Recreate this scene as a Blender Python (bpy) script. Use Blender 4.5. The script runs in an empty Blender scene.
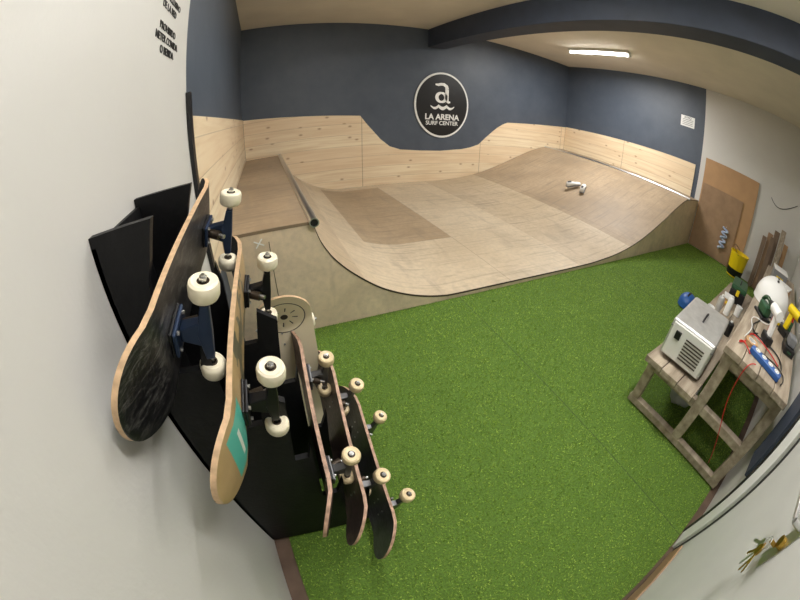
import bpy, bmesh, math, random
import numpy as np
from mathutils import Matrix, Vector, Euler
from mathutils import noise as nz
random.seed(7); np.random.seed(7)
S=bpy.context.scene
try:
    S.view_settings.view_transform='Standard'
    S.view_settings.look='None'
except Exception: pass
# ------------------------------------------------------------ helpers
def lin(c):
    return tuple(((x/255)/12.92 if x/255<=.04045 else ((x/255+.055)/1.055)**2.4) for x in c)+(1,)
def mat(name,c,rough=.6,metal=0,noise=0,nscale=5,bump=0,bscale=50,stretch=(1,1,1),emit=0,spec=.5,c2=None):
    m=bpy.data.materials.new(name);m.use_nodes=True;nt=m.node_tree;b=nt.nodes['Principled BSDF']
    col=lin(c);b.inputs['Base Color'].default_value=col
    b.inputs['Roughness'].default_value=rough;b.inputs['Metallic'].default_value=metal
    b.inputs['Specular IOR Level'].default_value=spec
    tc=nt.nodes.new('ShaderNodeTexCoord');mp=nt.nodes.new('ShaderNodeMapping');mp.inputs['Scale'].default_value=stretch
    nt.links.new(tc.outputs['Object'],mp.inputs['Vector'])
    if noise>0:
        n=nt.nodes.new('ShaderNodeTexNoise');n.inputs['Scale'].default_value=nscale;n.inputs['Detail'].default_value=6
        r=nt.nodes.new('ShaderNodeValToRGB')
        if c2 is None:
            lo=[max(0,x*(1-noise)) for x in col[:3]]+[1];hi=[min(1,x*(1+noise)) for x in col[:3]]+[1]
        else: lo=lin(c2);hi=col
        r.color_ramp.elements[0].position=.3;r.color_ramp.elements[1].position=.7
        r.color_ramp.elements[0].color=lo;r.color_ramp.elements[1].color=hi
        nt.links.new(mp.outputs[0],n.inputs['Vector']);nt.links.new(n.outputs['Fac'],r.inputs[0]);nt.links.new(r.outputs[0],b.inputs['Base Color'])
    if bump>0:
        n2=nt.nodes.new('ShaderNodeTexNoise');n2.inputs['Scale'].default_value=bscale;n2.inputs['Detail'].default_value=3
        bp=nt.nodes.new('ShaderNodeBump');bp.inputs['Strength'].default_value=bump;bp.inputs['Distance'].default_value=.01
        nt.links.new(mp.outputs[0],n2.inputs['Vector']);nt.links.new(n2.outputs['Fac'],bp.inputs['Height']);nt.links.new(bp.outputs[0],b.inputs['Normal'])
    if emit>0:
        b.inputs['Emission Color'].default_value=col;b.inputs['Emission Strength'].default_value=emit
    return m
def mth(nt,op,a,b=None,c=None):
    n=nt.nodes.new('ShaderNodeMath');n.operation=op
    for i,v in enumerate((a,b,c)):
        if v is None: continue
        if isinstance(v,(int,float)): n.inputs[i].default_value=v
        else: nt.links.new(v,n.inputs[i])
    return n.outputs[0]
def mixc(nt,f,a,b,mode='MIX'):
    n=nt.nodes.new('ShaderNodeMix');n.data_type='RGBA';n.blend_type=mode
    if isinstance(f,(int,float)): n.inputs[0].default_value=f
    else: nt.links.new(f,n.inputs[0])
    for i,v in ((6,a),(7,b)):
        if isinstance(v,tuple): n.inputs[i].default_value=v
        else: nt.links.new(v,n.inputs[i])
    return n.outputs[2]
def objco(nt):
    tc=nt.nodes.new('ShaderNodeTexCoord');s=nt.nodes.new('ShaderNodeSeparateXYZ');nt.links.new(tc.outputs['Object'],s.inputs[0]);return tc.outputs['Object'],s
def link(o,parent=None):
    bpy.context.collection.objects.link(o)
    if parent: o.parent=parent
    return o
def empty(name,loc=(0,0,0),rot=None,mw=None):
    e=bpy.data.objects.new(name,None);e.empty_display_size=.1
    if mw is not None: e.matrix_world=mw
    else:
        e.location=loc
        if rot: e.rotation_euler=rot
    bpy.context.collection.objects.link(e);return e
def mesh(name,vs,fs,mats,parent=None,smooth=False,mi=None,bevel=0,loc=None,rot=None):
    me=bpy.data.meshes.new(name);me.from_pydata([tuple(v) for v in vs],[],fs)
    if not isinstance(mats,(list,tuple)): mats=[mats]
    for m in mats: me.materials.append(m)
    if mi:
        for p,i in zip(me.polygons,mi): p.material_index=i
    if smooth:
        for p in me.polygons:p.use_smooth=True
    bm=bmesh.new();bm.from_mesh(me);bmesh.ops.recalc_face_normals(bm,faces=bm.faces);bm.to_mesh(me);bm.free()
    o=bpy.data.objects.new(name,me)
    if loc: o.location=loc
    if rot: o.rotation_euler=rot
    link(o,parent)
    if bevel>0:
        md=o.modifiers.new('b','BEVEL');md.width=bevel;md.segments=3;md.limit_method='ANGLE'
    return o
def box(name,a,b,m,parent=None,bevel=0,loc=None,rot=None):
    x0,y0,z0=a;x1,y1,z1=b
    vs=[(x0,y0,z0),(x1,y0,z0),(x1,y1,z0),(x0,y1,z0),(x0,y0,z1),(x1,y0,z1),(x1,y1,z1),(x0,y1,z1)]
    fs=[(0,3,2,1),(4,5,6,7),(0,1,5,4),(1,2,6,5),(2,3,7,6),(3,0,4,7)]
    return mesh(name,vs,fs,m,parent,bevel=bevel,loc=loc,rot=rot)
def prism(name,pts,ax,a,b,m,parent=None,bevel=0):
    def P(p,t):
        l=list(p);l.insert(ax,t);return tuple(l)
    n=len(pts);vs=[P(p,a) for p in pts]+[P(p,b) for p in pts]
    fs=[tuple(range(n)),tuple(range(2*n-1,n-1,-1))]+[(i,(i+1)%n,n+(i+1)%n,n+i) for i in range(n)]
    return mesh(name,vs,fs,m,parent,bevel=bevel)
def lathe(name,prof,m,parent=None,n=32,loc=None,rot=None,smooth=True,mi=None):
    vs=[];fs=[];ml=[]
    for r,z in prof:
        for k in range(n):
            a=2*math.pi*k/n;vs.append((r*math.cos(a),r*math.sin(a),z))
    for i in range(len(prof)-1):
        for k in range(n):
            fs.append((i*n+k,i*n+(k+1)%n,(i+1)*n+(k+1)%n,(i+1)*n+k));ml.append(mi[i] if mi else 0)
    o=mesh(name,vs,fs,m,parent,smooth=smooth,mi=ml,loc=loc,rot=rot)
    if smooth:
        md=o.modifiers.new('e','EDGE_SPLIT');md.split_angle=math.radians(35)
    return o
def cyl(name,p0,p1,r,m,parent=None,n=20,r2=None):
    p0=Vector(p0);p1=Vector(p1);d=p1-p0;L=d.length;r2=r if r2 is None else r2
    o=lathe(name,[(0.0001,0),(r,0),(r2,L),(0.0001,L)],m,parent,n)
    o.location=p0;o.rotation_mode='QUATERNION';o.rotation_quaternion=d.to_track_quat('Z','Y');return o
def tube(name,pts,r,m,parent=None,cyclic=False):
    c=bpy.data.curves.new(name,'CURVE');c.dimensions='3D';c.bevel_depth=r;c.bevel_resolution=3;c.use_fill_caps=True
    s=c.splines.new('NURBS' if len(pts)>3 else 'POLY');s.points.add(len(pts)-1)
    for p,q in zip(s.points,pts): p.co=(*q,1)
    if len(pts)>3: s.use_endpoint_u=True;s.order_u=4
    s.use_cyclic_u=cyclic
    c.materials.append(m);o=bpy.data.objects.new(name,c);return link(o,parent)
def text(name,body,size,m,parent,loc,rot,bold=0,align='CENTER',ex=.001):
    c=bpy.data.curves.new(name,'FONT');c.body=body;c.size=size;c.align_x=align;c.align_y='CENTER';c.offset=bold;c.extrude=ex
    c.materials.append(m);o=bpy.data.objects.new(name,c);o.location=loc;o.rotation_euler=rot;return link(o,parent)
# ------------------------------------------------------------ dimensions
W,D,H=7.04,6.22,3.10
R=2.44; HW=1.51; HD=.78; HR=.88; XD=.58; XR=6.34; ZF=.05
Y1=2.55; Y2=2.04
G=.021   # top of turf pile
# ------------------------------------------------------------ materials
def wall_mat(name,axis=None,lim=0,base=(206,204,199)):
    m=mat(name,base,.5);nt=m.node_tree;b=nt.nodes['Principled BSDF'];co,s=objco(nt)
    n=nt.nodes.new('ShaderNodeTexNoise');n.inputs['Scale'].default_value=1.6;n.inputs['Detail'].default_value=7;nt.links.new(co,n.inputs['Vector'])
    f=mth(nt,'MULTIPLY',n.outputs['Fac'],.25)
    w=mixc(nt,f,lin(base),lin((150,146,138)))
    if axis is not None:
        n2=nt.nodes.new('ShaderNodeTexNoise');n2.inputs['Scale'].default_value=2.4;n2.inputs['Detail'].default_value=10;n2.inputs['Roughness'].default_value=.7;nt.links.new(co,n2.inputs['Vector'])
        bl=mixc(nt,n2.outputs['Fac'],lin((58,67,80)),lin((88,96,108)))
        k=mth(nt,'GREATER_THAN',s.outputs[axis],lim)
        w=mixc(nt,k,w,bl)
    nt.links.new(w,b.inputs['Base Color'])
    n3=nt.nodes.new('ShaderNodeTexNoise');n3.inputs['Scale'].default_value=70;nt.links.new(co,n3.inputs['Vector'])
    bp=nt.nodes.new('ShaderNodeBump');bp.inputs['Strength'].default_value=.05;bp.inputs['Distance'].default_value=.01
    nt.links.new(n3.outputs['Fac'],bp.inputs['Height']);nt.links.new(bp.outputs[0],b.inputs['Normal'])
    return m
m_wl=wall_mat('paint_left',1,Y2); m_wr=wall_mat('paint_right',1,Y1,(218,216,211)); m_wb=wall_mat('paint_back',1,-10); m_wf=wall_mat('paint_front')
m_ceil=mat('ceiling_paint',(222,215,200),.8,noise=.06,nscale=2,bump=.08,bscale=40)
m_beam=mat('beam_paint',(52,60,76),.6,noise=.15,nscale=4,bump=.1,bscale=50)
m_floor=mat('brown_floor',(96,76,62),.7,noise=.3,nscale=8,bump=.2,bscale=60)
def pine(name,u,v):
    m=mat(name,(222,202,166),.5);nt=m.node_tree;b=nt.nodes['Principled BSDF'];co,s=objco(nt)
    pl=.2
    row=mth(nt,'FLOOR',mth(nt,'DIVIDE',s.outputs[v],pl))
    fr=mth(nt,'FRACT',mth(nt,'DIVIDE',s.outputs[v],pl))
    uu=mth(nt,'MULTIPLY_ADD',row,3.7,s.outputs[u])
    cb=nt.nodes.new('ShaderNodeCombineXYZ');nt.links.new(mth(nt,'MULTIPLY',uu,.8),cb.inputs[0]);nt.links.new(mth(nt,'MULTIPLY',s.outputs[v],14),cb.inputs[1]);nt.links.new(row,cb.inputs[2])
    n=nt.nodes.new('ShaderNodeTexNoise');n.inputs['Scale'].default_value=1.6;n.inputs['Detail'].default_value=5;n.inputs['Distortion'].default_value=.4;nt.links.new(cb.outputs[0],n.inputs['Vector'])
    r=nt.nodes.new('ShaderNodeValToRGB');r.color_ramp.elements[0].position=.32;r.color_ramp.elements[0].color=lin((220,197,162));r.color_ramp.elements[1].position=.62;r.color_ramp.elements[1].color=lin((238,222,192));nt.links.new(n.outputs['Fac'],r.inputs[0])
    wn=nt.nodes.new('ShaderNodeTexWhiteNoise');wn.noise_dimensions='1D';nt.links.new(row,wn.inputs['W'])
    c=mixc(nt,mth(nt,'MULTIPLY',wn.outputs['Value'],.45),r.outputs[0],lin((222,190,152)))
    cb2=nt.nodes.new('ShaderNodeCombineXYZ');nt.links.new(mth(nt,'MULTIPLY',uu,2.2),cb2.inputs[0]);nt.links.new(mth(nt,'MULTIPLY',s.outputs[v],4.2),cb2.inputs[1])
    vo=nt.nodes.new('ShaderNodeTexVoronoi');vo.inputs['Scale'].default_value=1.0;vo.voronoi_dimensions='2D';nt.links.new(cb2.outputs[0],vo.inputs['Vector'])
    rk_=nt.nodes.new('ShaderNodeValToRGB');rk_.color_ramp.elements[0].position=.02;rk_.color_ramp.elements[0].color=(1,1,1,1);rk_.color_ramp.elements[1].position=.10;rk_.color_ramp.elements[1].color=(0,0,0,1);nt.links.new(vo.outputs['Distance'],rk_.inputs[0])
    sv=nt.nodes.new('ShaderNodeSeparateColor');nt.links.new(vo.outputs['Color'],sv.inputs[0])
    sel=mth(nt,'GREATER_THAN',sv.outputs[0],.45)
    c=mixc(nt,mth(nt,'MULTIPLY',mth(nt,'MULTIPLY',rk_.outputs[0],sel),.7),c,lin((140,96,60)))
    g=mth(nt,'LESS_THAN',fr,.035);c=mixc(nt,mth(nt,'MULTIPLY',g,.4),c,lin((140,115,85)))
    jf=mth(nt,'FRACT',mth(nt,'DIVIDE',mth(nt,'ADD',s.outputs[u],.45),2.44));j=mth(nt,'LESS_THAN',jf,.005)
    c=mixc(nt,mth(nt,'MULTIPLY',j,.6),c,lin((120,95,65)))
    nt.links.new(c,b.inputs['Base Color']);return m
m_pine_b=pine('pine_back',0,2); m_pine_s=pine('pine_side',1,2)
def ply(name,c1,c2,seam=True,dirt=.5):
    m=mat(name,c1,.45);nt=m.node_tree;b=nt.nodes['Principled BSDF'];co,s=objco(nt)
    n=nt.nodes.new('ShaderNodeTexNoise');n.inputs['Scale'].default_value=1.1;n.inputs['Detail'].default_value=9;n.inputs['Roughness'].default_value=.68;nt.links.new(co,n.inputs['Vector'])
    r=nt.nodes.new('ShaderNodeValToRGB');r.color_ramp.elements[0].position=.36;r.color_ramp.elements[0].color=lin(c2);r.color_ramp.elements[1].position=.64;r.color_ramp.elements[1].color=lin(c1);nt.links.new(n.outputs['Fac'],r.inputs[0])
    n2=nt.nodes.new('ShaderNodeTexNoise');n2.inputs['Scale'].default_value=22;n2.inputs['Detail'].default_value=6;n2.inputs['Roughness'].default_value=.7;nt.links.new(co,n2.inputs['Vector'])
    r2=nt.nodes.new('ShaderNodeValToRGB');r2.color_ramp.elements[0].position=.4;r2.color_ramp.elements[1].position=.7;nt.links.new(n2.outputs['Fac'],r2.inputs[0])
    c=mixc(nt,mth(nt,'MULTIPLY',r2.outputs[0],.5),r.outputs[0],lin(tuple(x*.8 for x in c1)))
    for (sc,rz,lo,hi,am,colr) in (((1.2,20,1.2),.12,.52,.7,dirt,(122,110,94)),((5,1.3,1.3),.3,.56,.74,dirt*.8,(134,122,106)),((1,1,1),0,.55,.68,dirt*.5,(128,114,96))):
        mp=nt.nodes.new('ShaderNodeMapping');mp.inputs['Scale'].default_value=sc;mp.inputs['Rotation'].default_value=(0,0,rz);mp.inputs['Location'].default_value=(3*am,1,0);nt.links.new(co,mp.inputs[0])
        n3=nt.nodes.new('ShaderNodeTexNoise');n3.inputs['Scale'].default_value=1.6;n3.inputs['Detail'].default_value=8;n3.inputs['Distortion'].default_value=.5;nt.links.new(mp.outputs[0],n3.inputs['Vector'])
        r3=nt.nodes.new('ShaderNodeValToRGB');r3.color_ramp.elements[0].position=lo;r3.color_ramp.elements[0].color=(0,0,0,1);r3.color_ramp.elements[1].position=hi;r3.color_ramp.elements[1].color=(1,1,1,1);nt.links.new(n3.outputs['Fac'],r3.inputs[0])
        c=mixc(nt,mth(nt,'MULTIPLY',r3.outputs[0],am),c,lin(colr))
    if seam:
        def line(o,per,off,w):
            f=mth(nt,'FRACT',mth(nt,'DIVIDE',mth(nt,'SUBTRACT',o,off),per));return mth(nt,'LESS_THAN',f,w)
        a=mth(nt,'MAXIMUM',line(s.outputs[1],1.26,R,.006),line(s.outputs[0],2.2,2.2,.004))
        c=mixc(nt,mth(nt,'MULTIPLY',a,.35),c,lin((100,86,70)))
    nt.links.new(c,b.inputs['Base Color']);return m
m_ply=ply('ramp_ply_light',(212,195,168),(196,177,148),dirt=.4)
m_ply2=ply('ramp_ply_mid',(200,181,153),(182,162,133),dirt=.5)
m_plyd=ply('ramp_ply_worn',(184,161,131),(164,142,113),dirt=.55)
m_plyt=ply('ramp_ply_transition',(176,154,126),(152,131,105),dirt=.6)
m_side=ply('ramp_side_ply',(232,213,186),(216,195,167),False,dirt=.3)
m_steel=mat('galvanised_steel',(215,215,215),.3,1)
m_dark=mat('dark_gap',(60,50,40),.8)
m_black=mat('black_painted_ply',(16,16,18),.5,noise=.3,nscale=10,bump=.1,bscale=80,spec=.3)
m_white=mat('white_plastic',(236,236,233),.35)
m_door=mat('door_paint',(205,205,202),.5,noise=.04,nscale=5)
m_whitem=mat('white_metal',(225,225,220),.4)
m_blk=mat('black_plastic',(20,20,22),.4)
m_card=mat('cardboard',(184,146,106),.8,noise=.08,nscale=4,bump=.1,bscale=30)
m_hb=mat('hardboard',(158,128,98),.7,noise=.14,nscale=6)
m_bwood=mat('weathered_wood',(184,170,150),.7,noise=1,nscale=3,c2=(134,120,102),stretch=(1,8,8),bump=.3,bscale=20)
m_silver=mat('brushed_aluminium',(205,205,203),.38,.6,noise=.1,nscale=20)
m_grey=mat('grey_plastic',(120,122,124),.5)
m_yellow=mat('yellow_plastic',(235,205,20),.4); m_red=mat('red_plastic',(190,30,25),.4); m_bluep=mat('blue_plastic',(40,90,160),.4)
m_green=mat('green_plastic',(36,80,50),.4); m_brass=mat('brass',(185,150,70),.3,1)
# ------------------------------------------------------------ room shell
T=.1
box('floor',(-T,-T,-T),(W+T,D+T,0),m_floor)
box('wall_left',(-T,-T,0),(0,D+T,H),m_wl)
box('wall_right',(W,-T,0),(W+T,D+T,H),m_wr)
box('wall_back',(0,D,0),(W,D+T,H),m_wb)
box('wall_front',(0,-T,0),(W,0,H),m_wf)
box('ceiling',(-T,-T,H),(W+T,D+T,H+T),m_ceil)
box('ceiling_beam',(3.22,0.001,2.72),(3.56,D-.001,H-.001),m_beam,bevel=.006)
box('trim_1',(0.001,Y2-.02,.0),(.02,Y2+.03,1.62),m_blk)
door=empty('door_1',(0,0,0))
box('leaf',(.62,0.001,.02),(1.54,.035,2.05),m_door,door,bevel=.003)
box('kick_board',(.64,.035,.03),(1.52,.045,.13),m_hb,door,bevel=.002)
box('gap_strip',(1.54,.001,0),(1.58,.03,2.08),m_blk,door)
box('jamb_right',(1.58,.001,0),(1.70,.05,2.12),m_white,door,bevel=.003)
box('jamb_edge',(1.70,.001,0),(1.725,.055,2.12),m_blk,door)
box('jamb_left',(.54,.001,0),(.62,.05,2.12),m_white,door,bevel=.003)
box('head',(.54,.001,2.05),(1.70,.05,2.12),m_white,door,bevel=.003)
cyl('lock_barrel',(1.0,.035,.95),(1.0,.055,.95),.016,m_brass,door)
box('lock_plate',(.975,.035,.87),(1.025,.039,1.03),m_steel,door,bevel=.002)
cyl('handle_stem',(1.0,.039,1.01),(1.0,.08,1.01),.009,m_steel,door)
cyl('handle_lever',(1.0,.08,1.01),(1.11,.08,1.01),.009,m_steel,door)
kr=empty('key_bunch',(1.0,.078,.93))
tube('ring',[(0.018*math.cos(a),0,.018*math.sin(a)-.012) for a in [i*math.pi/6 for i in range(12)]],.0015,m_steel,kr,True)
def key(ang,m,tag,y):
    pts=[(.0035,-.023),(.0035,-.06),(.0,-.064),(-.0045,-.058),(-.0025,-.054),(-.0045,-.05),(-.0025,-.046),(-.0045,-.042),(-.0035,-.036),(-.0035,-.023),(-.011,-.018),(-.013,-.008),(-.008,.0),(.008,.0),(.013,-.008),(.011,-.018)]
    o=prism('key_'+tag,pts,1,-.001,.001,m,kr);o.location=(0,y,-.026);o.rotation_euler=(0,ang,0);o.scale=(1.25,1,1.25)
box('key_in_lock',(-.0015,-.03,-.006),(.0015,.0,.006),m_brass,kr)
key(.5,m_brass,'1',0);key(.15,m_steel,'2',.003);key(-.35,m_brass,'3',-.003);key(-.8,m_steel,'4',.006);key(1.1,m_brass,'5',.009)
box('blue_storage_board',(1.86,.002,.40),(2.07,.03,1.5),m_beam,bevel=.004)
# ------------------------------------------------------------ panelling
pts=[(0.02,HD+.001),(0.02,1.47),(1.0,1.40),(1.97,1.34),(2.09,1.18),(2.33,.90),(2.5,.76),(2.71,.69),(3.1,.66),(3.52,.65),(4.0,.69),(4.20,.73),(4.40,.80),(4.56,.95),(4.85,1.19),(5.0,1.28),(5.12,1.33),(W-.02,1.46),(W-.02,HR+.001),(XR,HR+.001),(XR,ZF),(XD,ZF),(XD,HD+.001)]
prism('trim_2',pts,1,D-.016,D-.001,m_pine_b)
prism('trim_3',[(Y2+.05,HD-.1),(Y2+.05,HW),(D-.018,HW-.03),(D-.018,HD-.1)],0,0.001,.016,m_pine_s)
prism('trim_4',[(Y1+.1,HR-.1),(Y1+.1,1.52),(D-.018,1.47),(D-.018,HR-.1)],0,W-.016,W-.001,m_pine_s)
# ------------------------------------------------------------ ramp
ramp=empty('mini_skate_ramp')
left=[(XD,HD),(.598,.71),(.625,.635),(.66,.57),(.70,.51),(.79,.41),(.93,.29),(1.05,.21),(1.2,.14),(1.35,.09),(1.5,.06),(1.65,.05)]
right=[(3.2,.05),(3.6,.066),(4.05,.115),(4.56,.235),(5.14,.45),(5.68,.68),(6.1,.83),(6.34,.88)]
prof=left+[(2.2,.05)]+right
def cr(P,k=4):
    o=[]
    for i in range(len(P)-1):
        p0=Vector(P[max(i-1,0)]);p1=Vector(P[i]);p2=Vector(P[i+1]);p3=Vector(P[min(i+2,len(P)-1)])
        for j in range(k):
            t=j/k;o.append(.5*((2*p1)+(-p0+p2)*t+(2*p0-5*p1+4*p2-p3)*t*t+(-p0+3*p1-3*p2+p3)*t**3))
    o.append(Vector(P[-1]));return [(v.x,v.y) for v in o]
pf=cr(prof)
ys=[R,3.5,6.0,D-.02]
vs=[];fs=[];mi=[]
for (x,z) in pf:
    for y in ys: vs.append((x,y,z))
ny=len(ys)
for i in range(len(pf)-1):
    xm=(pf[i][0]+pf[i+1][0])/2
    for j in range(ny-1):
        fs.append((i*ny+j,(i+1)*ny+j,(i+1)*ny+j+1,i*ny+j+1))
        ym=(ys[j]+ys[j+1])/2
        k=0
        if xm>4.3: k=3
        elif xm>3.25: k=1
        elif xm<.9: k=1
        if 1.2<xm<2.2 and 3.5<ym<6.0: k=2
        mi.append(k)
mesh('riding_surface',vs,fs,[m_ply,m_ply2,m_plyd,m_plyt],ramp,smooth=True,mi=mi)
def side(y0,y1,nm):
    p=[(x,z-.012) for x,z in pf]
    p=[(0.001,HD-.012),(XD,HD-.012)]+p[1:]+[(W-.02,HR-.012)]
    vs=[];fs=[]
    for x,z in p: vs+=[(x,y0,.001),(x,y0,z),(x,y1,.001),(x,y1,z)]
    for i in range(len(p)-1):
        a=4*i;b=a+4
        fs+=[(a,b,b+1,a+1),(a+2,a+3,b+3,b+2),(a+1,b+1,b+3,a+3)]
    return mesh(nm,vs,fs,m_side,ramp)
side(R+.002,R+.02,'front_side_panel')
vs=[];fs=[]
for x,z in pf: vs+=[(x,R-.001,z-.013),(x,R-.001,z+.001)]
for i in range(len(pf)-1): fs.append((2*i,2*i+2,2*i+3,2*i+1))
mesh('ply_edge',vs,fs,m_dark,ramp)
box('deck_left',(.019,R,HD-.02),(XD,D-.02,HD),m_plyt,ramp)
box('deck_right',(XR,R,HR-.02),(W-.02,D-.02,HR),m_plyt,ramp)
def pipe(nm,x,z):
    lathe(nm,[(.024,0),(.03,0),(.03,D-R+.01),(.024,D-R+.01),(.024,0)],m_steel,ramp,24,loc=(x,D-.02,z),rot=(math.radians(90),0,0))
pipe('coping_left',XD+.006,HD-.002);pipe('coping_right',XR-.008,HR-.002)
cyl('coping_bore',(XD+.006,R-.02,HD-.002),(XD+.006,R+.3,HD-.002),.0235,m_blk,ramp)
box('side_joint',(.3,R-.0005,.02),(.304,R+.003,.7),m_dark,ramp)
box('chalk_mark_a',(-.035,-.001,-.004),(.035,.001,.004),m_white,ramp,loc=(.24,R-.001,.70),rot=(0,.5,0))
box('chalk_mark_b',(-.035,-.001,-.004),(.035,.001,.004),m_white,ramp,loc=(.24,R-.0015,.70),rot=(0,-.9,0))
sh=empty('pair_of_trainers',(5.05,4.08,.452),(0,-.36,.3))
def shoe(dx,dy,rz,nm):
    prof=[(-.13,.035,.07),(-.10,.04,.085),(-.05,.038,.08),(0,.036,.065),(.05,.042,.05),(.10,.044,.042),(.14,.03,.03)]
    vs=[];n=12
    for x,w,h in prof:
        for k in range(n):
            a=2*math.pi*k/n;vs.append((x,w*math.cos(a),max(0,h/2+h/2*math.sin(a)*1.1)))
    fs=[(i*n+k,(i+1)*n+k,(i+1)*n+(k+1)%n,i*n+(k+1)%n) for i in range(len(prof)-1) for k in range(n)]
    fs+=[tuple(range(n)),tuple(range(len(prof)*n-1,(len(prof)-1)*n-1,-1))]
    mesh(nm,vs,fs,m_white,sh,smooth=True,loc=(dx,dy,.01),rot=(0,0,rz))
    box(nm+'_sole',(-.135,-.042,0),(.135,.042,.018),m_grey,sh,bevel=.008,loc=(dx,dy,.0),rot=(0,0,rz))
    box(nm+'_opening',(-.11,-.02,.075),(-.04,.02,.09),m_blk,sh,bevel=.006,loc=(dx,dy,.01),rot=(0,0,rz))
shoe(0,-.1,.2,'shoe_left');shoe(.02,.1,-.7,'shoe_right')
# ------------------------------------------------------------ turf
m_turf=mat('turf_green',(96,140,38),.85,spec=.15);nt=m_turf.node_tree;b=nt.nodes['Principled BSDF'];co,s=objco(nt)
ge=nt.nodes.new('ShaderNodeNewGeometry')
n=nt.nodes.new('ShaderNodeTexNoise');n.inputs['Scale'].default_value=1.8;n.inputs['Detail'].default_value=9;n.inputs['Roughness'].default_value=.7;nt.links.new(co,n.inputs['Vector'])
r=nt.nodes.new('ShaderNodeValToRGB');r.color_ramp.elements[0].position=0;r.color_ramp.elements[0].color=lin((98,134,44));r.color_ramp.elements[1].position=1;r.color_ramp.elements[1].color=lin((176,200,96))
nt.links.new(ge.outputs['Random Per Island'],r.inputs[0])
r2=nt.nodes.new('ShaderNodeValToRGB');r2.color_ramp.elements[0].position=.38;r2.color_ramp.elements[1].position=.62;nt.links.new(n.outputs['Fac'],r2.inputs[0])
c=mixc(nt,mth(nt,'MULTIPLY',r2.outputs[0],.5),r.outputs[0],lin((104,136,46)))
nt.links.new(c,b.inputs['Base Color'])
m_tb=mat('turf_base',(84,114,36),.9,noise=.35,nscale=120,bump=.5,bscale=150)
tx0,tx1,ty0,ty1=.07,W-.02,.06,R-.002
N=170000
bx=np.random.uniform(tx0,tx1,N);by=np.random.uniform(ty0,ty1,N)
keep=np.ones(N,bool)
for sx in (1.66,3.66,5.66): keep&=np.abs(bx-sx)>.006
bx=bx[keep];by=by[keep];N=len(bx)
an=np.random.uniform(0,np.pi,N);w=np.random.uniform(.0025,.005,N);h=np.random.uniform(.010,.020,N)
la=np.random.uniform(0,2*np.pi,N);ll=np.random.uniform(0,.018,N)
V=np.zeros((N,3,3));V[:,0]=np.stack([bx-w*np.cos(an),by-w*np.sin(an),np.full(N,.006)],1);V[:,1]=np.stack([bx+w*np.cos(an),by+w*np.sin(an),np.full(N,.006)],1);V[:,2]=np.stack([bx+ll*np.cos(la),by+ll*np.sin(la),h],1)
V[:,:,0]=np.clip(V[:,:,0],tx0,tx1);V[:,:,1]=np.clip(V[:,:,1],ty0,ty1)
base=[];F=[];xs=[tx0,1.657,1.663,3.657,3.663,5.657,5.663,tx1]
for x in xs: base+=[(x,ty0,.008),(x,ty1,.008)]
for i in range(7): F.append((2*i,2*i+2,2*i+3,2*i+1))
nb_=len(base)
allv=np.concatenate([np.array(base),V.reshape(-1,3)]);F=F+[(nb_+3*i,nb_+1+3*i,nb_+2+3*i) for i in range(N)]
m_seam=mat('turf_seam',(56,78,28),.9)
me=bpy.data.meshes.new('artificial_turf');me.from_pydata(allv.tolist(),[],F)
for m in (m_turf,m_tb,m_seam): me.materials.append(m)
for i in range(7): me.polygons[i].material_index=1 if i%2==0 else 2
link(bpy.data.objects.new('artificial_turf',me))
# ------------------------------------------------------------ round sign
sg=empty('round_wall_sign',(3.53,D-.001,1.57))
def disc(nm,r,y,m,d=.01):
    o=lathe(nm,[(.0001,0),(r,0),(r,d),(.0001,d)],m,sg,64,loc=(0,y,0),rot=(math.radians(90),0,0),smooth=False);o.scale=(.95,1.09,1);return o
disc('white_rim',.60,0,m_white,.02);disc('black_face',.565,-.012,m_blk,.012)
rx=(math.radians(90),0,0)
def stroke(nm,P,wd):
    vs=[];fs=[];n=len(P)
    for i in range(n):
        a_=Vector(P[max(i-1,0)]);b_=Vector(P[min(i+1,n-1)]);t=(b_-a_).normalized();q=Vector((-t.y,t.x));w_=wd[i] if isinstance(wd,list) else wd
        c_=Vector(P[i]);u=c_+q*w_/2;v=c_-q*w_/2;vs+=[(u.x,-.026,u.y),(v.x,-.026,v.y)]
    for i in range(n-1): fs.append((2*i,2*i+2,2*i+3,2*i+1))
    mesh(nm,vs,fs,m_white,sg)
th=[i/24*2*math.pi for i in range(25)]
stroke('a_bowl',[(-.03+.095*math.cos(t),.145+.09*math.sin(t)) for t in th],[.04+.03*abs(math.cos(t)) for t in th])
stroke('a_stem',[(.085,.32),(.085,.2),(.085,.12),(.095,.075),(.12,.055),(.16,.06)],[.075,.075,.072,.06,.05,.03])
stroke('a_hook',[(.088,.32),(.07,.375),(.02,.41),(-.05,.41),(-.10,.395),(-.16,.40)],[.075,.07,.06,.055,.05,.03])
def wave(z,w,th):
    n=48;vs=[];fs=[]
    for i in range(n+1):
        t=i/n;x=(t-.5)*w;zz=z-.045*abs(math.sin(t*math.pi*3))+.02
        hh=th*(.35+.65*math.sin(math.pi*t))
        vs+=[(x,-.026,zz-hh/2),(x,-.026,zz+hh/2)]
    for i in range(n): fs.append((2*i,2*i+2,2*i+3,2*i+1))
    mesh('wave_bar',vs,fs,m_white,sg)
wave(-.05,.50,.07)
text('line_1','LA ARENA',.155,m_white,sg,(0,-.026,-.25),rx,bold=.005)
text('line_2','SURF CENTER',.11,m_white,sg,(0,-.026,-.37),rx,bold=.002)
nb=empty('paper_notice',(W,2.94,2.31));box('sheet',(-.004,-.16,-.11),(-.0005,.16,.11),m_white,nb)
for i in range(4): box('print_line',(-.006,-.12,.03-.035*i),(-.004,.12,.04-.035*i),m_grey,nb)
text('heading','AVISO',.06,m_blk,nb,(-.007,0,.075),(math.radians(90),0,math.radians(-90)))
wl=empty('wall_lettering',(0,1.70,1.8))
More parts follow.
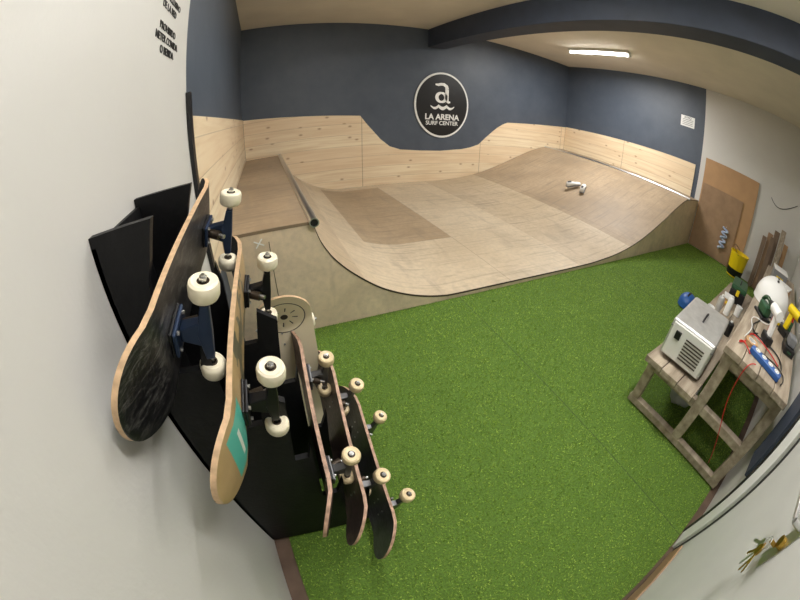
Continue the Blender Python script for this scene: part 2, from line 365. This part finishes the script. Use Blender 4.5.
rl=(math.radians(90),0,math.radians(90))
for i,(t,z) in enumerate([('USO EXCLUSIVO',1.975),('DE LA RED',1.93),('PROHIBIDO',1.84),('METER COMIDA',1.795),('O BEBIDA',1.75)]):
    text('text_line_%d'%(i+1),t,.042,m_blk,wl,(.002,0,z-1.8),rl,bold=.0002)
box('cardboard_sheet',(W-.03,1.20,G),(W-.018,2.43,1.74),m_card,bevel=.002)
box('hardboard_sheet',(W-.05,1.46,G),(W-.038,2.40,1.26),m_hb,bevel=.002)
# ------------------------------------------------------------ skateboards
ply_edge=mat('maple_ply_edge',(200,168,132),.5,noise=.2,nscale=60)
ply_edge2=mat('maple_ply_edge_worn',(176,142,120),.55,noise=.35,nscale=50)
m_cream=mat('urethane_cream',(240,230,204),.3); m_cream2=mat('urethane_aged',(230,208,166),.35,noise=.08,nscale=30); m_bear=mat('bearing_shield',(70,60,50),.35,.6)
m_nut=mat('axle_steel',(190,190,190),.3,1)
m_tr_b=mat('truck_blue',(44,60,88),.4,.5); m_tr_s=mat('truck_raw',(120,120,122),.4,.8); m_tr_k=mat('truck_black',(30,30,34),.4,.5)
m_grip=mat('grip_tape',(24,24,25),.95,noise=.25,nscale=200,bump=.4,bscale=400)
def scratch(name,c,c2,lo=.5,hi=.72):
    m=mat(name,c,.35);nt=m.node_tree;b=nt.nodes['Principled BSDF'];co,s=objco(nt)
    mp=nt.nodes.new('ShaderNodeMapping');mp.inputs['Scale'].default_value=(14,50,6);mp.inputs['Rotation'].default_value=(0,0,.7);nt.links.new(co,mp.inputs[0])
    n=nt.nodes.new('ShaderNodeTexNoise');n.inputs['Scale'].default_value=1.4;n.inputs['Detail'].default_value=12;n.inputs['Roughness'].default_value=.8;n.inputs['Distortion'].default_value=1.2;nt.links.new(mp.outputs[0],n.inputs['Vector'])
    r=nt.nodes.new('ShaderNodeValToRGB');r.color_ramp.elements[0].position=lo;r.color_ramp.elements[0].color=lin(c);r.color_ramp.elements[1].position=hi;r.color_ramp.elements[1].color=lin(c2);nt.links.new(n.outputs['Fac'],r.inputs[0]);nt.links.new(r.outputs[0],b.inputs['Base Color']);return m
g1=scratch('deck_black_scratched',(22,22,25),(118,116,112))
def tealdeck():
    m=mat('deck_teal_graphic',(205,165,105),.35);nt=m.node_tree;b=nt.nodes['Principled BSDF'];co,s=objco(nt)
    n=nt.nodes.new('ShaderNodeTexNoise');n.inputs['Scale'].default_value=14;nt.links.new(co,n.inputs['Vector'])
    w=mixc(nt,n.outputs['Fac'],lin((150,122,80)),lin((200,172,126)))
    x=s.outputs[0];y=s.outputs[1]
    k=mth(nt,'MULTIPLY',mth(nt,'GREATER_THAN',x,.225),mth(nt,'LESS_THAN',x,.325))
    k=mth(nt,'MULTIPLY',k,mth(nt,'LESS_THAN',mth(nt,'ABSOLUTE',y),.078))
    c=mixc(nt,k,w,lin((86,186,170)))
    sc=mth(nt,'MULTIPLY',mth(nt,'LESS_THAN',mth(nt,'ABSOLUTE',mth(nt,'SUBTRACT',x,.28)),.006),mth(nt,'LESS_THAN',mth(nt,'ABSOLUTE',y),.045));c=mixc(nt,sc,c,lin((235,235,225)))
    k2=mth(nt,'MULTIPLY',mth(nt,'GREATER_THAN',x,-.15),mth(nt,'LESS_THAN',x,.14));k2=mth(nt,'MULTIPLY',k2,mth(nt,'GREATER_THAN',n.outputs['Fac'],.5));c=mixc(nt,mth(nt,'MULTIPLY',k2,.8),c,lin((50,66,62)))
    nt.links.new(c,b.inputs['Base Color']);return m
g2=tealdeck()
g3=scratch('deck_maroon',(60,42,40),(150,118,106)); g4=scratch('deck_brown',(48,38,36),(110,84,72)); g5=scratch('deck_charcoal',(30,30,32),(80,80,80))
g3t=scratch('grip_brown',(78,62,58),(150,122,110),.42,.66); g4t=scratch('grip_dark_brown',(60,52,49),(116,98,90),.42,.66); g5t=scratch('grip_charcoal',(50,50,52),(94,94,96),.42,.66)
def ringdeck():
    m=mat('deck_ring_art',(232,222,196),.4);nt=m.node_tree;b=nt.nodes['Principled BSDF'];co,s=objco(nt)
    dx=mth(nt,'ADD',s.outputs[0],.29);d=mth(nt,'SQRT',mth(nt,'ADD',mth(nt,'POWER',dx,2),mth(nt,'POWER',s.outputs[1],2)))
    ring=mth(nt,'MULTIPLY',mth(nt,'GREATER_THAN',d,.074),mth(nt,'LESS_THAN',d,.078))
    dot=mth(nt,'LESS_THAN',d,.014)
    ray=mth(nt,'MULTIPLY',mth(nt,'GREATER_THAN',mth(nt,'SINE',mth(nt,'MULTIPLY',mth(nt,'ARCTAN2',s.outputs[1],dx),8)),.9),mth(nt,'MULTIPLY',mth(nt,'LESS_THAN',d,.05),mth(nt,'GREATER_THAN',d,.03)))
    c=mixc(nt,mth(nt,'MAXIMUM',ring,mth(nt,'MAXIMUM',dot,ray)),lin((246,232,200)),lin((70,60,50)))
    nt.links.new(c,b.inputs['Base Color']);return m
g6=ringdeck()
def skateboard(c,M,bottom,top,truck,edge=ply_edge,wheelm=None):
    wheelm=wheelm or m_cream
    mw=Matrix(((M[0][0],M[0][1],M[0][2],c[0]),(M[1][0],M[1][1],M[1][2],c[1]),(M[2][0],M[2][1],M[2][2],c[2]),(0,0,0,1)))
    e=empty('skateboard',mw=mw)
    nu,nv=49,11;vs=[]
    def pt(i,j,off):
        ph=math.pi*i/(nu-1);s_=-.405*math.cos(ph)
        d=max(0,abs(s_)-.285);hw=.102*math.sqrt(max(0,1-(d/.12)**2.3)) if d<.12 else 0
        t=(j/(nv-1)*2-1)
        kk=max(0,abs(s_)-.25);n=-.42*kk*kk/(kk+.03)
        n-=.007*abs(t)**2.2*(1 if abs(s_)<.27 else .5)
        return (s_,hw*t,n+off)
    for i in range(nu):
        for j in range(nv): vs.append(pt(i,j,0))
    for i in range(nu):
        for j in range(nv): vs.append(pt(i,j,-.012))
    K=nu*nv;fs=[];mi=[]
    for i in range(nu-1):
        for j in range(nv-1):
            a=i*nv+j;fs.append((a,a+nv,a+nv+1,a+1));mi.append(0)
            fs.append((K+a,K+a+1,K+a+nv+1,K+a+nv));mi.append(1)
        for j in (0,nv-1):
            a=i*nv+j;fs.append((a,a+nv,K+a+nv,K+a));mi.append(2)
    me_=mesh('deck',vs,fs,[bottom,top,edge],e,mi=mi)
    bm=bmesh.new();bm.from_mesh(me_.data);bmesh.ops.remove_doubles(bm,verts=bm.verts,dist=.00005);bmesh.ops.recalc_face_normals(bm,faces=bm.faces)
    for f in bm.faces: f.smooth=True
    bm.to_mesh(me_.data);bm.free()
    md=me_.modifiers.new('e','EDGE_SPLIT');md.split_angle=math.radians(40)
    A=.068
    for sx in (-1,1):
        x=.187*sx
        box('riser_pad',(x-.042,-.029,0),(x+.042,.029,.006),m_blk,e,bevel=.002)
        box('truck_baseplate',(x-.042,-.028,.006),(x+.042,.028,.014),truck,e,bevel=.003)
        vs=[(x-.015,-.014,.014),(x+.015,-.014,.014),(x+.015,.014,.014),(x-.015,.014,.014),(x-.011,-.03,A-.010),(x+.011,-.03,A-.010),(x+.011,.03,A-.010),(x-.011,.03,A-.010)]
        fs=[(0,3,2,1),(0,1,5,4),(1,2,6,5),(2,3,7,6),(3,0,4,7),(4,5,6,7)]
        mesh('truck_yoke',vs,fs,truck,e,bevel=.003)
        vs=[(x-.011,-.066,A-.009),(x+.011,-.066,A-.009),(x+.013,0,A-.020),(x+.011,.066,A-.009),(x-.011,.066,A-.009),(x-.013,0,A-.020),(x-.008,-.066,A+.008),(x+.008,-.066,A+.008),(x+.009,0,A+.010),(x+.008,.066,A+.008),(x-.008,.066,A+.008),(x-.009,0,A+.010)]
        fs=[(0,1,2,5),(5,2,3,4),(6,11,8,7),(11,10,9,8),(1,7,8,2),(2,8,9,3),(0,5,11,6),(5,4,10,11),(0,6,7,1),(3,9,10,4)]
        mesh('truck_hanger',vs,fs,truck,e,bevel=.003)
        cyl('kingpin',(x-.008*sx,0,.012),(x-.03*sx,0,.06),.006,m_nut,e,12)
        cyl('bushing',(x-.014*sx,0,.016),(x-.026*sx,0,.046),.013,m_bear,e,16)
        cyl('axle',(x,-.126,A),(x,.126,A),.004,m_nut,e,12)
        for sy in (-1,1):
            y0=.080*sy
            cyl('axle_nut',(x,.115*sy,A),(x,.122*sy,A),.0075,m_nut,e,6)
            pr=[(.008,.0),(.011,.0),(.0115,.002),(.017,.002),(.022,.0),(.0265,.003),(.029,.009),(.029,.026),(.0268,.033),(.022,.036),(.017,.034),(.0115,.034),(.011,.032),(.0035,.032)]
            o=lathe('wheel',pr,[wheelm,m_bear],e,36,mi=[1,1,0,0,0,0,0,0,0,0,0,1,1])
            o.location=(x,y0,A);o.rotation_euler=(math.radians(-90*sy),0,0)
        for bx_ in (-.027,.027):
            for by_ in (-.02,.02):
                cyl('bolt',(x+bx_,by_,-.0125),(x+bx_,by_,-.0145),.004,m_nut,e,8)
                cyl('nut',(x+bx_,by_,.014),(x+bx_,by_,.019),.0045,m_nut,e,6)
    return e
def rotm(w):
    t=np.linalg.norm(w);k=np.array(w)/t
    K=np.array([[0,-k[2],k[1]],[k[2],0,-k[0]],[-k[1],k[0],0]])
    return np.eye(3)+np.sin(t)*K+(1-np.cos(t))*K@K
B0=np.array([[0,-1,0],[0,0,1],[1,0,0]],float).T
def sb(c,w,*a): 
    M=rotm(w)@B0
    if np.linalg.det(M)<0: M[:,1]*=-1
    return skateboard(c,M,*a)
sb((.132,1.215,1.130),(.165,.235,-.068),g1,m_grip,m_tr_b)
sb((.212,1.194,.937),(.156,.165,-.060),g2,m_grip,m_tr_k)
sb((.345,1.247,.501),(.197,.123,-.053),g3,g3t,m_tr_s,ply_edge2,m_cream2)
sb((.420,1.239,.355),(.249,.331,-.051),g4,g4t,m_tr_s,ply_edge2,m_cream2)
sb((.496,1.194,.182),(.131,.380,-.061),g5,g5t,m_tr_s,ply_edge2,m_cream2)
M6=np.array([[0,-1,0],[.05,0,1],[-1,0,.05]],float);M6/=np.linalg.norm(M6,axis=0);M6*=1.02
skateboard((.322,1.585,.445),M6,g5,g6,m_tr_k)
# rack
rk=empty('skateboard_wall_rack')
poly=[(0.001,G),(0.001,1.31),(.136,1.31),(.115,1.24),(.098,1.20),(.07,1.0),(.135,1.0),(.158,1.06),(.165,1.0),(.155,.80),(.215,.80),(.235,.90),(.285,.86),(.255,.62),(.295,.62),(.31,.68),(.29,.36),(.34,.36),(.37,.44),(.35,.21),(.41,.21),(.45,.30),(.42,.06),(.50,.06),(.53,.12),(.53,G)]
def bracket(nm,y,dx,dz):
    p=[(x+(dx if x>.01 else 0),z+(dz if .05<z<1.2 else 0)) for x,z in poly]
    vs=[(x,y,z) for x,z in p]+[(x,y+.018,z) for x,z in p];n=len(p)
    me=bpy.data.meshes.new(nm);me.from_pydata(vs,[],[tuple(range(n)),tuple(range(2*n-1,n-1,-1))]+[(i,(i+1)%n,n+(i+1)%n,n+i) for i in range(n)])
    me.materials.append(m_black)
    bm=bmesh.new();bm.from_mesh(me);bmesh.ops.triangulate(bm,faces=[f for f in bm.faces if len(f.verts)>4]);bmesh.ops.recalc_face_normals(bm,faces=bm.faces);bm.to_mesh(me);bm.free()
    link(bpy.data.objects.new(nm,me),rk)
bracket('near_bracket',1.03,0,0);bracket('far_bracket',1.29,.02,.045)
box('wall_back_panel',(.001,1.03,G),(.012,1.32,1.29),m_black,rk)
# ------------------------------------------------------------ workbench
wb=empty('wooden_workbench')
def plank(nm,a,b): return box(nm,a,b,m_bwood,wb,bevel=.004)
for i in range(3): plank('lower_top_%d'%i,(2.0+.01*i,.585+.133*i,.36),(4.6,.585+.133*i+.128,.40))
for i in range(4): plank('upper_top_%d'%i,(2.03+.008*(i%2),.06+.13*i,.70),(5.4,.06+.13*i+.125,.74))
for x in (2.08,3.4,4.5):
    x2=x+.05
    plank('foot_bar',(x,.05,G),(x2,.97,.07))
    plank('leg_front',(x,.90,.07),(x2,.96,.36));plank('leg_mid',(x,.49,.07),(x2,.56,.70));plank('leg_back',(x,.06,.07),(x2,.13,.70))
    plank('rail_low',(x,.13,.30),(x2,.49,.355));plank('rail_front',(x,.56,.30),(x2,.90,.355));plank('rail_top',(x,.13,.63),(x2,.49,.70))
plank('leg_end_a',(5.3,.49,G),(5.35,.56,.70));plank('leg_end_b',(5.3,.06,G),(5.35,.13,.70))
plank('apron',(2.1,.545,.62),(5.3,.57,.70))
sc=empty('metal_electrical_case',(2.38,.80,.401),(0,0,.06))
box('body',(-.26,-.16,.015),(.26,.16,.25),m_silver,sc,bevel=.018)
box('front_panel',(-.272,-.145,.03),(-.26,.145,.235),m_whitem,sc,bevel=.006)
for i in range(7): box('vent_slot',(-.276,-.11,.06+.02*i),(-.271,.03,.067+.02*i),m_dark,sc)
box('switch',(-.28,.07,.15),(-.271,.11,.20),m_blk,sc,bevel=.003)
box('lid_seam',(-.261,-.161,.20),(.261,.161,.204),m_grey,sc)
for a in (-.2,.2):
    for b_ in (-.12,.12): cyl('foot',(a,b_,0),(a,b_,.016),.015,m_blk,sc,12)
tube('handle',[(-.08,0,.245),(-.08,0,.275),(.08,0,.275),(.08,0,.245)],.007,m_blk,sc)
def blob(nm,loc,r,m,seed,amp=.25,sc_=(1,1,1)):
    bm=bmesh.new();bmesh.ops.create_icosphere(bm,subdivisions=4,radius=r)
    for v in bm.verts:
        k=nz.noise(v.co*(2.2/r*.6)+Vector((seed,0,0)))+.5*abs(nz.noise(v.co*(5/r*.6)))
        v.co*=1+amp*k;v.co=Vector((v.co.x*sc_[0],v.co.y*sc_[1],v.co.z*sc_[2]))
    zm=min(v.co.z for v in bm.verts)
    for v in bm.verts: v.co.z-=zm
    me=bpy.data.meshes.new(nm);bm.to_mesh(me);bm.free();me.materials.append(m)
    for p in me.polygons:p.use_smooth=True
    o=bpy.data.objects.new(nm,me);o.location=loc;return link(o)
m_bag=mat('grey_bag',(170,172,176),.35)
blob('plastic_bag',(2.50,.72,G),.15,m_bag,3,.5,(1.2,.9,.7))
def helmet(nm,loc,m,r=.14,rz=0):
    e=empty(nm,loc,(0,0,rz))
    pr=[(r*math.sin(t)+.0001,r*.95*math.cos(t)) for t in [math.pi*.5*i/12 for i in range(13)]]
    pr+= [(r*1.02,-.03),(r*1.03,-.04),(r*.93,-.04),(r*.92,0)]
    o=lathe('shell',pr,m,e,32,loc=(0,0,.045));o.scale=(1.2,1,1)
    for sx in (-.5,0,.5):
        box('vent',(-.03,-.012,-.003),(.03,.012,.003),m_blk,e,bevel=.003,loc=(sx*r*.9,0,.045+r*.95*math.cos(abs(sx)*.85)),rot=(0,sx*.9,0))
    tube('strap',[(0,r*.9,.03),(.02,r*1.05,.01),(.04,r*.9,.006),(.05,0,.006),(.04,-r*.9,.006),(0,-r*.9,.03)],.005,m_blk,e)
    return e
helmet('blue_helmet',(4.0,1.33,G),m_bluep,.11)
helmet('white_helmet',(3.38,.40,.741),m_white,.19)
def drill(nm,loc,rz,m1,m2):
    e=empty(nm,loc,(math.radians(90),0,rz))
    cyl('motor_body',(-.07,.12,0),(.06,.12,0),.032,m1,e);cyl('gearbox',(.06,.12,0),(.1,.12,0),.026,m2,e,r2=.02)
    cyl('chuck',(.1,.12,0),(.14,.12,0),.018,m_blk,e,r2=.012);cyl('bit',(.14,.12,0),(.2,.12,0),.003,m_steel,e,8)
    prism('grip',[(-.05,.10),(0,.10),(-.015,-.02),(-.06,-.02)],2,-.017,.017,m1,e,bevel=.008)
    box('battery',(-.085,-.065,-.033),(.02,-.015,.033),m2,e,bevel=.008);box('trigger',(-.002,.055,-.008),(.014,.09,.008),m_red,e,bevel=.003)
    return e
drill('cordless_drill',(2.52,.36,.808),.5,m_white,m_blk)
drill('cordless_drill',(2.88,.18,.808),-2.2,m_yellow,m_blk)
ps=empty('power_strip',(2.17,.30,.741),(0,0,1.35));box('body',(-.13,-.028,0),(.13,.028,.035),m_bluep,ps,bevel=.008)
for i in range(4):
    cyl('socket',(-.09+.058*i,0,.03),(-.09+.058*i,0,.037),.02,m_white,ps);cyl('socket_hole',(-.097+.058*i,0,.036),(-.097+.058*i,0,.038),.003,m_blk,ps,8);cyl('socket_hole',(-.083+.058*i,0,.036),(-.083+.058*i,0,.038),.003,m_blk,ps,8)
def cable(nm,pts,m,r=.004): return tube(nm,pts,r,m)
cable('red_cable',[(2.14,.42,.75),(2.25,.5,.76),(2.1,.54,.75),(2.3,.45,.75),(2.45,.5,.76),(2.4,.3,.75),(2.3,.2,.75)],m_red)
cable('red_cable',[(2.08,.36,.75),(2.03,.40,.76),(2.0,.42,.70),(2.02,.40,.5),(2.0,.3,.35),(2.04,.22,.15),(2.2,.2,.03)],m_red,.003)
cable('black_cable',[(2.2,.18,.75),(2.35,.14,.75),(2.5,.25,.75),(2.42,.45,.75),(2.6,.5,.75),(2.75,.42,.75),(2.9,.45,.75),(3.1,.3,.75)],m_blk,.005)
cable('black_cable',[(2.12,.15,.75),(2.25,.10,.75),(2.3,.25,.755),(2.2,.42,.76),(2.35,.52,.75),(2.5,.42,.75)],m_blk,.004)
cable('white_cable',[(2.3,.5,.75),(2.5,.46,.76),(2.6,.52,.75),(2.8,.5,.755),(2.75,.36,.75),(2.9,.34,.75)],m_white,.004)
gm=empty('electric_sander',(2.92,.44,.741),(0,0,.6));box('pad',(-.09,-.05,0),(.09,.05,.02),m_blk,gm,bevel=.005);box('body',(-.07,-.038,.02),(.07,.038,.10),m_green,gm,bevel=.02);tube('handle',[(-.07,0,.09),(-.05,0,.15),(.05,0,.15),(.08,0,.09)],.016,m_green,gm)
tc_=empty('battery_charger',(2.66,.14,.741),(0,0,.2));box('base',(-.07,-.05,0),(.07,.05,.05),m_blk,tc_,bevel=.008);box('pack',(-.045,-.035,.05),(.045,.035,.11),m_grey,tc_,bevel=.01);box('led_strip',(-.072,-.02,.02),(-.069,.02,.03),m_green,tc_)
tr=empty('masking_tape_roll',(2.28,.44,.741));lathe('tape',[(.03,0),(.05,0),(.05,.025),(.03,.025),(.03,0)],m_card,tr,32);lathe('core',[(.028,0),(.03,0),(.03,.0255),(.028,.0255),(.028,0)],m_white,tr,32)
def sbox(loc,rz,s,m):
    e=empty('parts_box',loc,(0,0,rz));a,b_,h=s
    box('tray',(-a,-b_,0),(a,b_,h),m,e,bevel=.003);box('lid',(-a-.003,-b_-.003,h+.001),(a+.003,b_+.003,h+.016),m_white,e,bevel=.003);box('label',(-a-.004,-b_*.5,h*.3),(-a-.001,b_*.5,h*.7),m_yellow,e)
sbox((3.75,.84,.401),.2,(.08,.06,.06),m_card);sbox((3.02,.30,.741),.5,(.06,.045,.05),m_grey);sbox((3.9,.30,.741),-.2,(.12,.09,.12),m_card);sbox((4.4,.38,.741),.1,(.14,.10,.16),m_grey)
def can(nm,loc,m,r=.033,h=.18):
    e=empty(nm,loc);lathe('body',[(.0001,0),(r,0),(r,h*.82),(r*.8,h*.88),(r*.45,h*.9),(.0001,h*.9)],m,e,24);cyl('nozzle',(0,0,h*.9),(0,0,h),r*.35,m_white,e);return e
can('spray_can',(2.74,.33,.741),m_red,.024,.11);can('spray_can',(3.08,.16,.741),m_green);can('spray_can',(3.3,.86,.401),m_silver);can('spray_can',(3.45,.78,.401),m_white);can('spray_can',(3.05,.66,.401),m_blk,.035,.12)
def mug(nm,loc,m):
    e=empty(nm,loc);lathe('cup',[(.0001,0),(.036,0),(.04,.09),(.037,.09),(.033,.006),(.0001,.006)],m,e,28);tube('handle',[(.037,0,.07),(.065,0,.075),(.068,0,.03),(.036,0,.02)],.005,m,e);return e
mug('coffee_mug',(3.12,.9,.401),m_white);mug('coffee_mug',(3.62,.68,.401),m_white)
tb=empty('toolbox',(4.1,.80,.401),(0,0,.1));box('tray',(-.2,-.1,0),(.2,.1,.12),m_blk,tb,bevel=.01);box('lid',(-.2,-.1,.122),(.2,.1,.17),m_green,tb,bevel=.015);tube('handle',[(-.08,0,.165),(-.07,0,.2),(.07,0,.2),(.08,0,.165)],.008,m_blk,tb);box('latch',(-.215,-.02,.08),(-.2,.02,.14),m_yellow,tb,bevel=.003)
hm=empty('claw_hammer',(2.9,.80,.416),(0,0,2.4));cyl('handle',(-.15,0,0),(.12,0,0),.013,m_bwood,hm);box('head',(.12,-.05,-.014),(.15,.03,.014),m_steel,hm,bevel=.005);prism('claw',[(.12,.03),(.15,.03),(.17,.085),(.145,.06)],2,-.01,.01,m_steel,hm)
yb=empty('yellow_bucket',(6.70,1.22,G));lathe('pail',[(.0001,0),(.16,0),(.2,.40),(.21,.405),(.21,.42),(.19,.42),(.152,.01),(.0001,.01)],m_yellow,yb,32);lathe('black_band',[(.1645,.02),(.18,.14),(.177,.14),(.162,.02)],m_blk,yb,32);tube('bail',[(-.205,0,.39),(-.19,.12,.48),(0,.2,.54),(.19,.12,.48),(.205,0,.39)],.005,m_blk,yb)
rp=empty('coiled_rope',(W-.075,1.70,.0))
m_rope=mat('rope_blue',(90,130,190),.8,noise=1,nscale=60,c2=(225,228,232))
pts=[(0.0+.012*math.sin(i*1.3),.07*math.cos(i*.9),.66-.014*i) for i in range(30)]
tube('rope',pts,.02,m_rope,rp);cyl('hook',(.0,0,.68),(.012,0,.68),.008,m_steel,rp)
lp=empty('leaning_timber_planks',(6.78,.60,G))
m_dwood=mat('dark_timber',(120,100,82),.7,noise=.2,nscale=4,stretch=(6,6,1))
for i,(dx,dy,h,t,m) in enumerate([(0,0,1.12,.12,m_dwood),(.04,.13,1.02,.12,m_hb),(-.04,-.13,1.2,.11,m_bwood),(.05,-.25,1.0,.1,m_card),(-.02,.24,.92,.09,m_dwood),(-.07,.06,.98,.1,m_dwood)]):
    box('plank_%d'%i,(-.012,-t/2,0),(.012,t/2,h),m,lp,bevel=.003,loc=(dx,dy,.003),rot=(.0,.10,0))
cable('wall_cable',[(W-.006,.9,1.62),(W-.006,.75,1.45),(W-.006,.6,1.5),(W-.006,.3,1.75)],m_blk,.006)
# ------------------------------------------------------------ lamps
m_tube=mat('fluorescent_tube',(255,253,246),.4,emit=20)
try: m_tube.cycles.emission_sampling='NONE'
except Exception: pass
def batten(x,y,L,e,rz=0):
    f=empty('fluorescent_ceiling_lamp',(x,y,H-.001),(0,0,rz))
    box('housing',(-.06,-L/2,-.05),(.06,L/2,-.001),m_whitem,f,bevel=.005)
    cyl('tube',(0,-L/2+.03,-.075),(0,L/2-.03,-.075),.024,m_tube,f)
    for s_ in (-1,1): box('end_cap',(-.03,s_*L/2-.02,-.101),(.03,s_*L/2+.02,-.05),m_white,f,bevel=.004)
    ld=bpy.data.lights.new('lamp_light','AREA');ld.shape='RECTANGLE';ld.size=.08;ld.size_y=L-.1;ld.energy=e;ld.color=(1,.985,.965)
    lo=bpy.data.objects.new('lamp_light',ld);lo.location=(0,0,-.103);link(lo,f)
batten(5.47,4.18,1.35,104);batten(1.75,2.75,1.5,44);batten(1.45,.70,1.3,46,math.radians(90))  # last batten is an added, unseen lamp that brightens the ramp's front side
w=bpy.data.worlds.new('w');S.world=w;w.use_nodes=True;w.node_tree.nodes['Background'].inputs[0].default_value=(.6,.65,.7,1);w.node_tree.nodes['Background'].inputs[1].default_value=.1
# ------------------------------------------------------------ camera (fisheye lens, equisolid)
a,p,r_=.3992,.5644,.0135
Fv=Vector((math.sin(a)*math.cos(p),math.cos(a)*math.cos(p),-math.sin(p)));R0=Vector((math.cos(a),-math.sin(a),0));U0=R0.cross(Fv)
Rv=math.cos(r_)*R0+math.sin(r_)*U0;Uv=-math.sin(r_)*R0+math.cos(r_)*U0
cd=bpy.data.cameras.new('camera');cd.type='PANO';cd.sensor_width=36;cd.sensor_fit='HORIZONTAL'
cc=cd.cycles if hasattr(cd,'cycles') else cd
tgt=cc if hasattr(cc,'panorama_type') else cd
tgt.panorama_type='FISHEYE_EQUISOLID';tgt.fisheye_lens=339.82*36/800;tgt.fisheye_fov=math.radians(200)
cd.clip_start=.01;cd.clip_end=100
co_=bpy.data.objects.new('camera',cd)
co_.matrix_world=Matrix(((Rv.x,Uv.x,-Fv.x,.3362),(Rv.y,Uv.y,-Fv.y,.5109),(Rv.z,Uv.z,-Fv.z,1.4211),(0,0,0,1)))
bpy.context.collection.objects.link(co_);S.camera=co_
